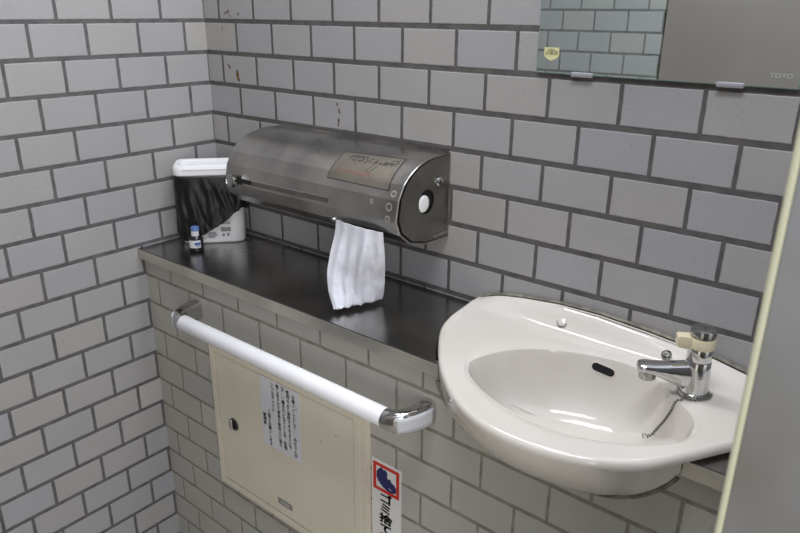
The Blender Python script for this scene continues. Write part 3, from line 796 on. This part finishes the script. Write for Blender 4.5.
# ------------------------------------------------------------------ access panel in the lower wall
ap = thing('access_panel', 'cream painted metal service hatch in the lower wall under the grab bar', 'hatch', (.475, -D, .335))
ao = Vector(ap.location)
FX0, FX1, FZ0, FZ1 = .2430, .7085, .3310, .6960
bm = bmesh.new()
yo = -D - .013
def frame(bm, x0, x1, z0, z1, w, ya, yb):
    for lo, hi in (((x0, ya, z0), (x0 + w, yb, z1)), ((x1 - w, ya, z0), (x1, yb, z1)), ((x0 + w, ya, z0), (x1 - w, yb, z0 + w)), ((x0 + w, ya, z1 - w), (x1 - w, yb, z1))):
        box(bm, Vector(lo) - ao, Vector(hi) - ao)
frame(bm, FX0, FX1, FZ0, FZ1, .0150, yo, -D - .0002)
bmesh.ops.remove_doubles(bm, verts=bm.verts, dist=1e-5)
link('hatch_frame', bm, cream, ap)
bm = bmesh.new(); box(bm, Vector((FX0 + .0182, yo + .0015, FZ0 + .0182)) - ao, Vector((FX1 - .0335, -D - .0002, FZ1 - .0166)) - ao, .001)
hd_ = link('hatch_door', bm, cream, ap)
bm = bmesh.new(); box(bm, Vector((FX1 - .0295, yo - .0010, FZ0 + .015)) - ao, Vector((FX1 - .0150, -D - .0002, FZ1 - .015)) - ao); link('hinge_strip', bm, cream, ap)
bm = bmesh.new(); box(bm, Vector((FX0 + .015, yo + .006, FZ0 + .015)) - ao, Vector((FX1 - .015, -D - .0001, FZ1 - .015)) - ao); link('seam', bm, mat('seam_brown', (62, 54, 40), .8), ap)
yd = yo + .0015
bm = bmesh.new(); lathe(bm, Vector((.311, yd, .5150)) - ao, (0, -1, 0), [(0, .0150), (.002, .0150), (.003, .0135), (.0015, .0120), (.0015, 0)], 32, True, False); la = link('latch', bm, steel_dull, hd_, 40)
bm = bmesh.new(); lathe(bm, Vector((.311, yd - .0012, .5150)) - ao, (0, -1, 0), [(0, .0118), (.0006, .0118)], 28); link('latch_recess', bm, black_gap, la)
bm = bmesh.new(); box(bm, Vector((.3000, yd - .0085, .5040)) - ao, Vector((.3105, yd - .0015, .5262)) - ao, .003, 3); link('latch_handle', bm, chrome, la, 40)
bm = bmesh.new(); box(bm, Vector((.4470, yd - .0010, .3730)) - ao, Vector((.4920, yd, .3880)) - ao, .0003); nl = link('maker_label', bm, label_silver, hd_); nl['label'] = 'small grey metallic label near the bottom'
bm = bmesh.new(); box(bm, Vector((.4555, yd - .0013, .3772)) - ao, Vector((.4835, yd - .0009, .3836)) - ao); link('label_print', bm, mat('label_print_pale', (168, 168, 162), .6), nl)
# tiny scuffs on the frame
scuff_m = mat('scuff_brown', (140, 124, 96), .8)
for _ in range(8):
    bm = bmesh.new()
    x = random.choice([FX1 - .008 + random.uniform(-.004, .004), random.uniform(.5, .66)]); z = random.uniform(.45, .66)
    box(bm, Vector((x, yo - .0003, z)) - ao, Vector((x + .002, yo + .002, z + .0015)) - ao)
    link('scuff', bm, scuff_m, ap)

# notice
nx0, nx1, nz0, nz1 = .4120, .5310, .5135, .6790
yn = yd - .0004
no = Vector((.4715, yd, nz0))
bm = bmesh.new(); box(bm, Vector((nx0, yn - .0006, nz0)) - no, Vector((nx1, yn + .0003, nz1)) - no)
nt_ = thing('paper_notice', 'white sheet with handwritten vertical lines taped on the cream hatch door', 'notice', no)
link('sheet', bm, paper, nt_)
cols = [('公衆トイレとして、 みなさんが', .86, .04), ('気持ちよく使用できるように今', .725, .01), ('又、一層きれいなトイレを 目指', .60, -.03), ('致しますので清潔な使用にご協力', .47, -.04), ('いつもキレイに', .335, -.02), ('ご協力お願いします', .21, .42), ('管理者', .085, .50)]
items = []
H = nz1 - nz0; W_ = nx1 - nx0
for s_, cu, st in cols:
    z = nz1 - H * (.06 + max(st, 0)) - (.0 if st >= 0 else 0)
    for c in s_:
        if c != ' ':
            rot = c
            items.append((rot if c != 'ー' else 'I', .0098 * (.9 + .2 * random.random()), nx0 + W_ * cu + random.uniform(-.0004, .0004), z, 1.0))
        z -= .0099
        if z < nz0 + .006: break
text_obj('handwriting', items, ink, lambda u, v, w: Vector((u, yn - .0007 - w, v)) - no, nt_, .0001, .00022)

# anti-litter sign
sx0, sx1 = .7125, .7830
so = Vector((.7478, -D, .30))
sg = thing('litter_sign', 'narrow white sign with a red framed blue picture and black characters on the tiles', 'sign', so)
ys = -D - .0012
bm = bmesh.new(); box(bm, Vector((sx0, ys, .300)) - so, Vector((sx1, -D - .0001, .6100)) - so); link('sign_board', bm, sign_white, sg)
bm = bmesh.new(); rx0, rx1, rz0, rz1 = .7160, .7785, .5440, .6045; w_ = .0072
for lo, hi in (((rx0, rz0), (rx1, rz0 + w_)), ((rx0, rz1 - w_), (rx1, rz1)), ((rx0, rz0 + w_), (rx0 + w_, rz1 - w_)), ((rx1 - w_, rz0 + w_), (rx1, rz1 - w_))):
    box(bm, Vector((lo[0], ys - .0004, lo[1])) - so, Vector((hi[0], ys + .0002, hi[1])) - so)
link('red_border', bm, red_ink, sg)
cw, chh = rx1 - rx0, rz1 - rz0
def sgp(u, v): return Vector((rx0 + cw * u, ys - .0004, rz0 + chh * v)) - so
bm = bmesh.new()
poly_solid(bm, [sgp(u, v) for u, v in [(.33, .88), (.22, .80), (.14, .66), (.13, .48), (.20, .32), (.34, .20), (.54, .13), (.74, .12), (.87, .18), (.89, .34), (.82, .46), (.70, .50), (.66, .62), (.58, .55), (.54, .60), (.55, .76), (.47, .86), (.42, .80)]], (0, .0004, 0))
bmesh.ops.triangulate(bm, faces=bm.faces[:]); link('blue_picture', bm, blue_ink, sg)
# white flecks
for u, v, w2, h2 in [(.22, .32, .05, .02), (.30, .24, .05, .02), (.60, .24, .10, .018), (.20, .90, .03, .03)]:
    bm = bmesh.new(); poly_solid(bm, [sgp(u, v) + Vector((0, -.0003, 0)), sgp(u + w2, v - .03) + Vector((0, -.0003, 0)), sgp(u + w2, v - .03 + h2) + Vector((0, -.0003, 0)), sgp(u, v + h2) + Vector((0, -.0003, 0))], (0, .0002, 0))
    link('picture_highlight', bm, sign_white, sg)
def squash(zc): return lambda u, v, w: Vector((u, ys - w, zc + (v - zc) * .70)) - so
for nm_, chars, m_, zs in (('black_character', 'ゴミ捨て', ink, (.5300, .5070, .4830, .4600)), ('red_character', '禁止', red_ink, (.4360, .4110))):
    for c, z in zip(chars, zs):
        text_obj(nm_, [(c, .0335, .7465, z, .95)], m_, squash(z), sg, .0004, .0011)

# ------------------------------------------------------------------ mirror
mi = thing('wall_mirror', 'frameless wall mirror with plastic clips above the basin', 'mirror', (1.06, 0, 1.2925))
mo = Vector(mi.location)
bm = bmesh.new(); box(bm, Vector((.8730, -.0050, 1.2925)) - mo, Vector((1.2490, -.0005, 1.752)) - mo); link('mirror_back', bm, glass_edge, mi)
bm = bmesh.new(); box(bm, Vector((.8742, -.0056, 1.2937)) - mo, Vector((1.2478, -.0050, 1.751)) - mo); link('mirror_face', bm, mirror_m, mi)
for cx in (.9520, 1.1665):
    for zz, s_ in ((1.2925, 1), (1.752, -1)):
        bm = bmesh.new(); box(bm, Vector((cx - .0175, -.0095, zz - .003 * s_ if s_ > 0 else zz - .004)) - mo, Vector((cx + .0175, -.0005 + -.0000, zz + .004 if s_ > 0 else zz + .003)) - mo, .0015, 2)
        link('clip', bm, clip_m, mi, 40)
text_obj('maker_mark', [('TOTO', .0078, 0, 0, 1.25)], mat('etched_grey', (176, 176, 178), .6), lambda u, v, w: Vector((1.2265 + u, -.0058 - w * .2, 1.3085 + v)) - mo, mi)
st = thing('shield_sticker', 'pale yellow shield shaped sticker at the lower left of the mirror', 'sticker', (.898, -.0056, 1.322))
bm = bmesh.new()
poly_solid(bm, [Vector((x, -.0003, z)) for x, z in [(-.0125, .0095), (.0125, .0095), (.0125, -.0030), (.0085, -.0068), (0, -.0105), (-.0085, -.0068), (-.0125, -.0030)]], (0, -.0006, 0)); link('sticker_base', bm, sticker_yellow, st)
text_obj('sticker_text', [('点検済', .0075, 0, 0.0008, 1.0), ('Safety', .0042, 0, .0062, 1.2)], ink, lambda u, v, w: Vector((u, -.0010 - w * .3, v)), st)
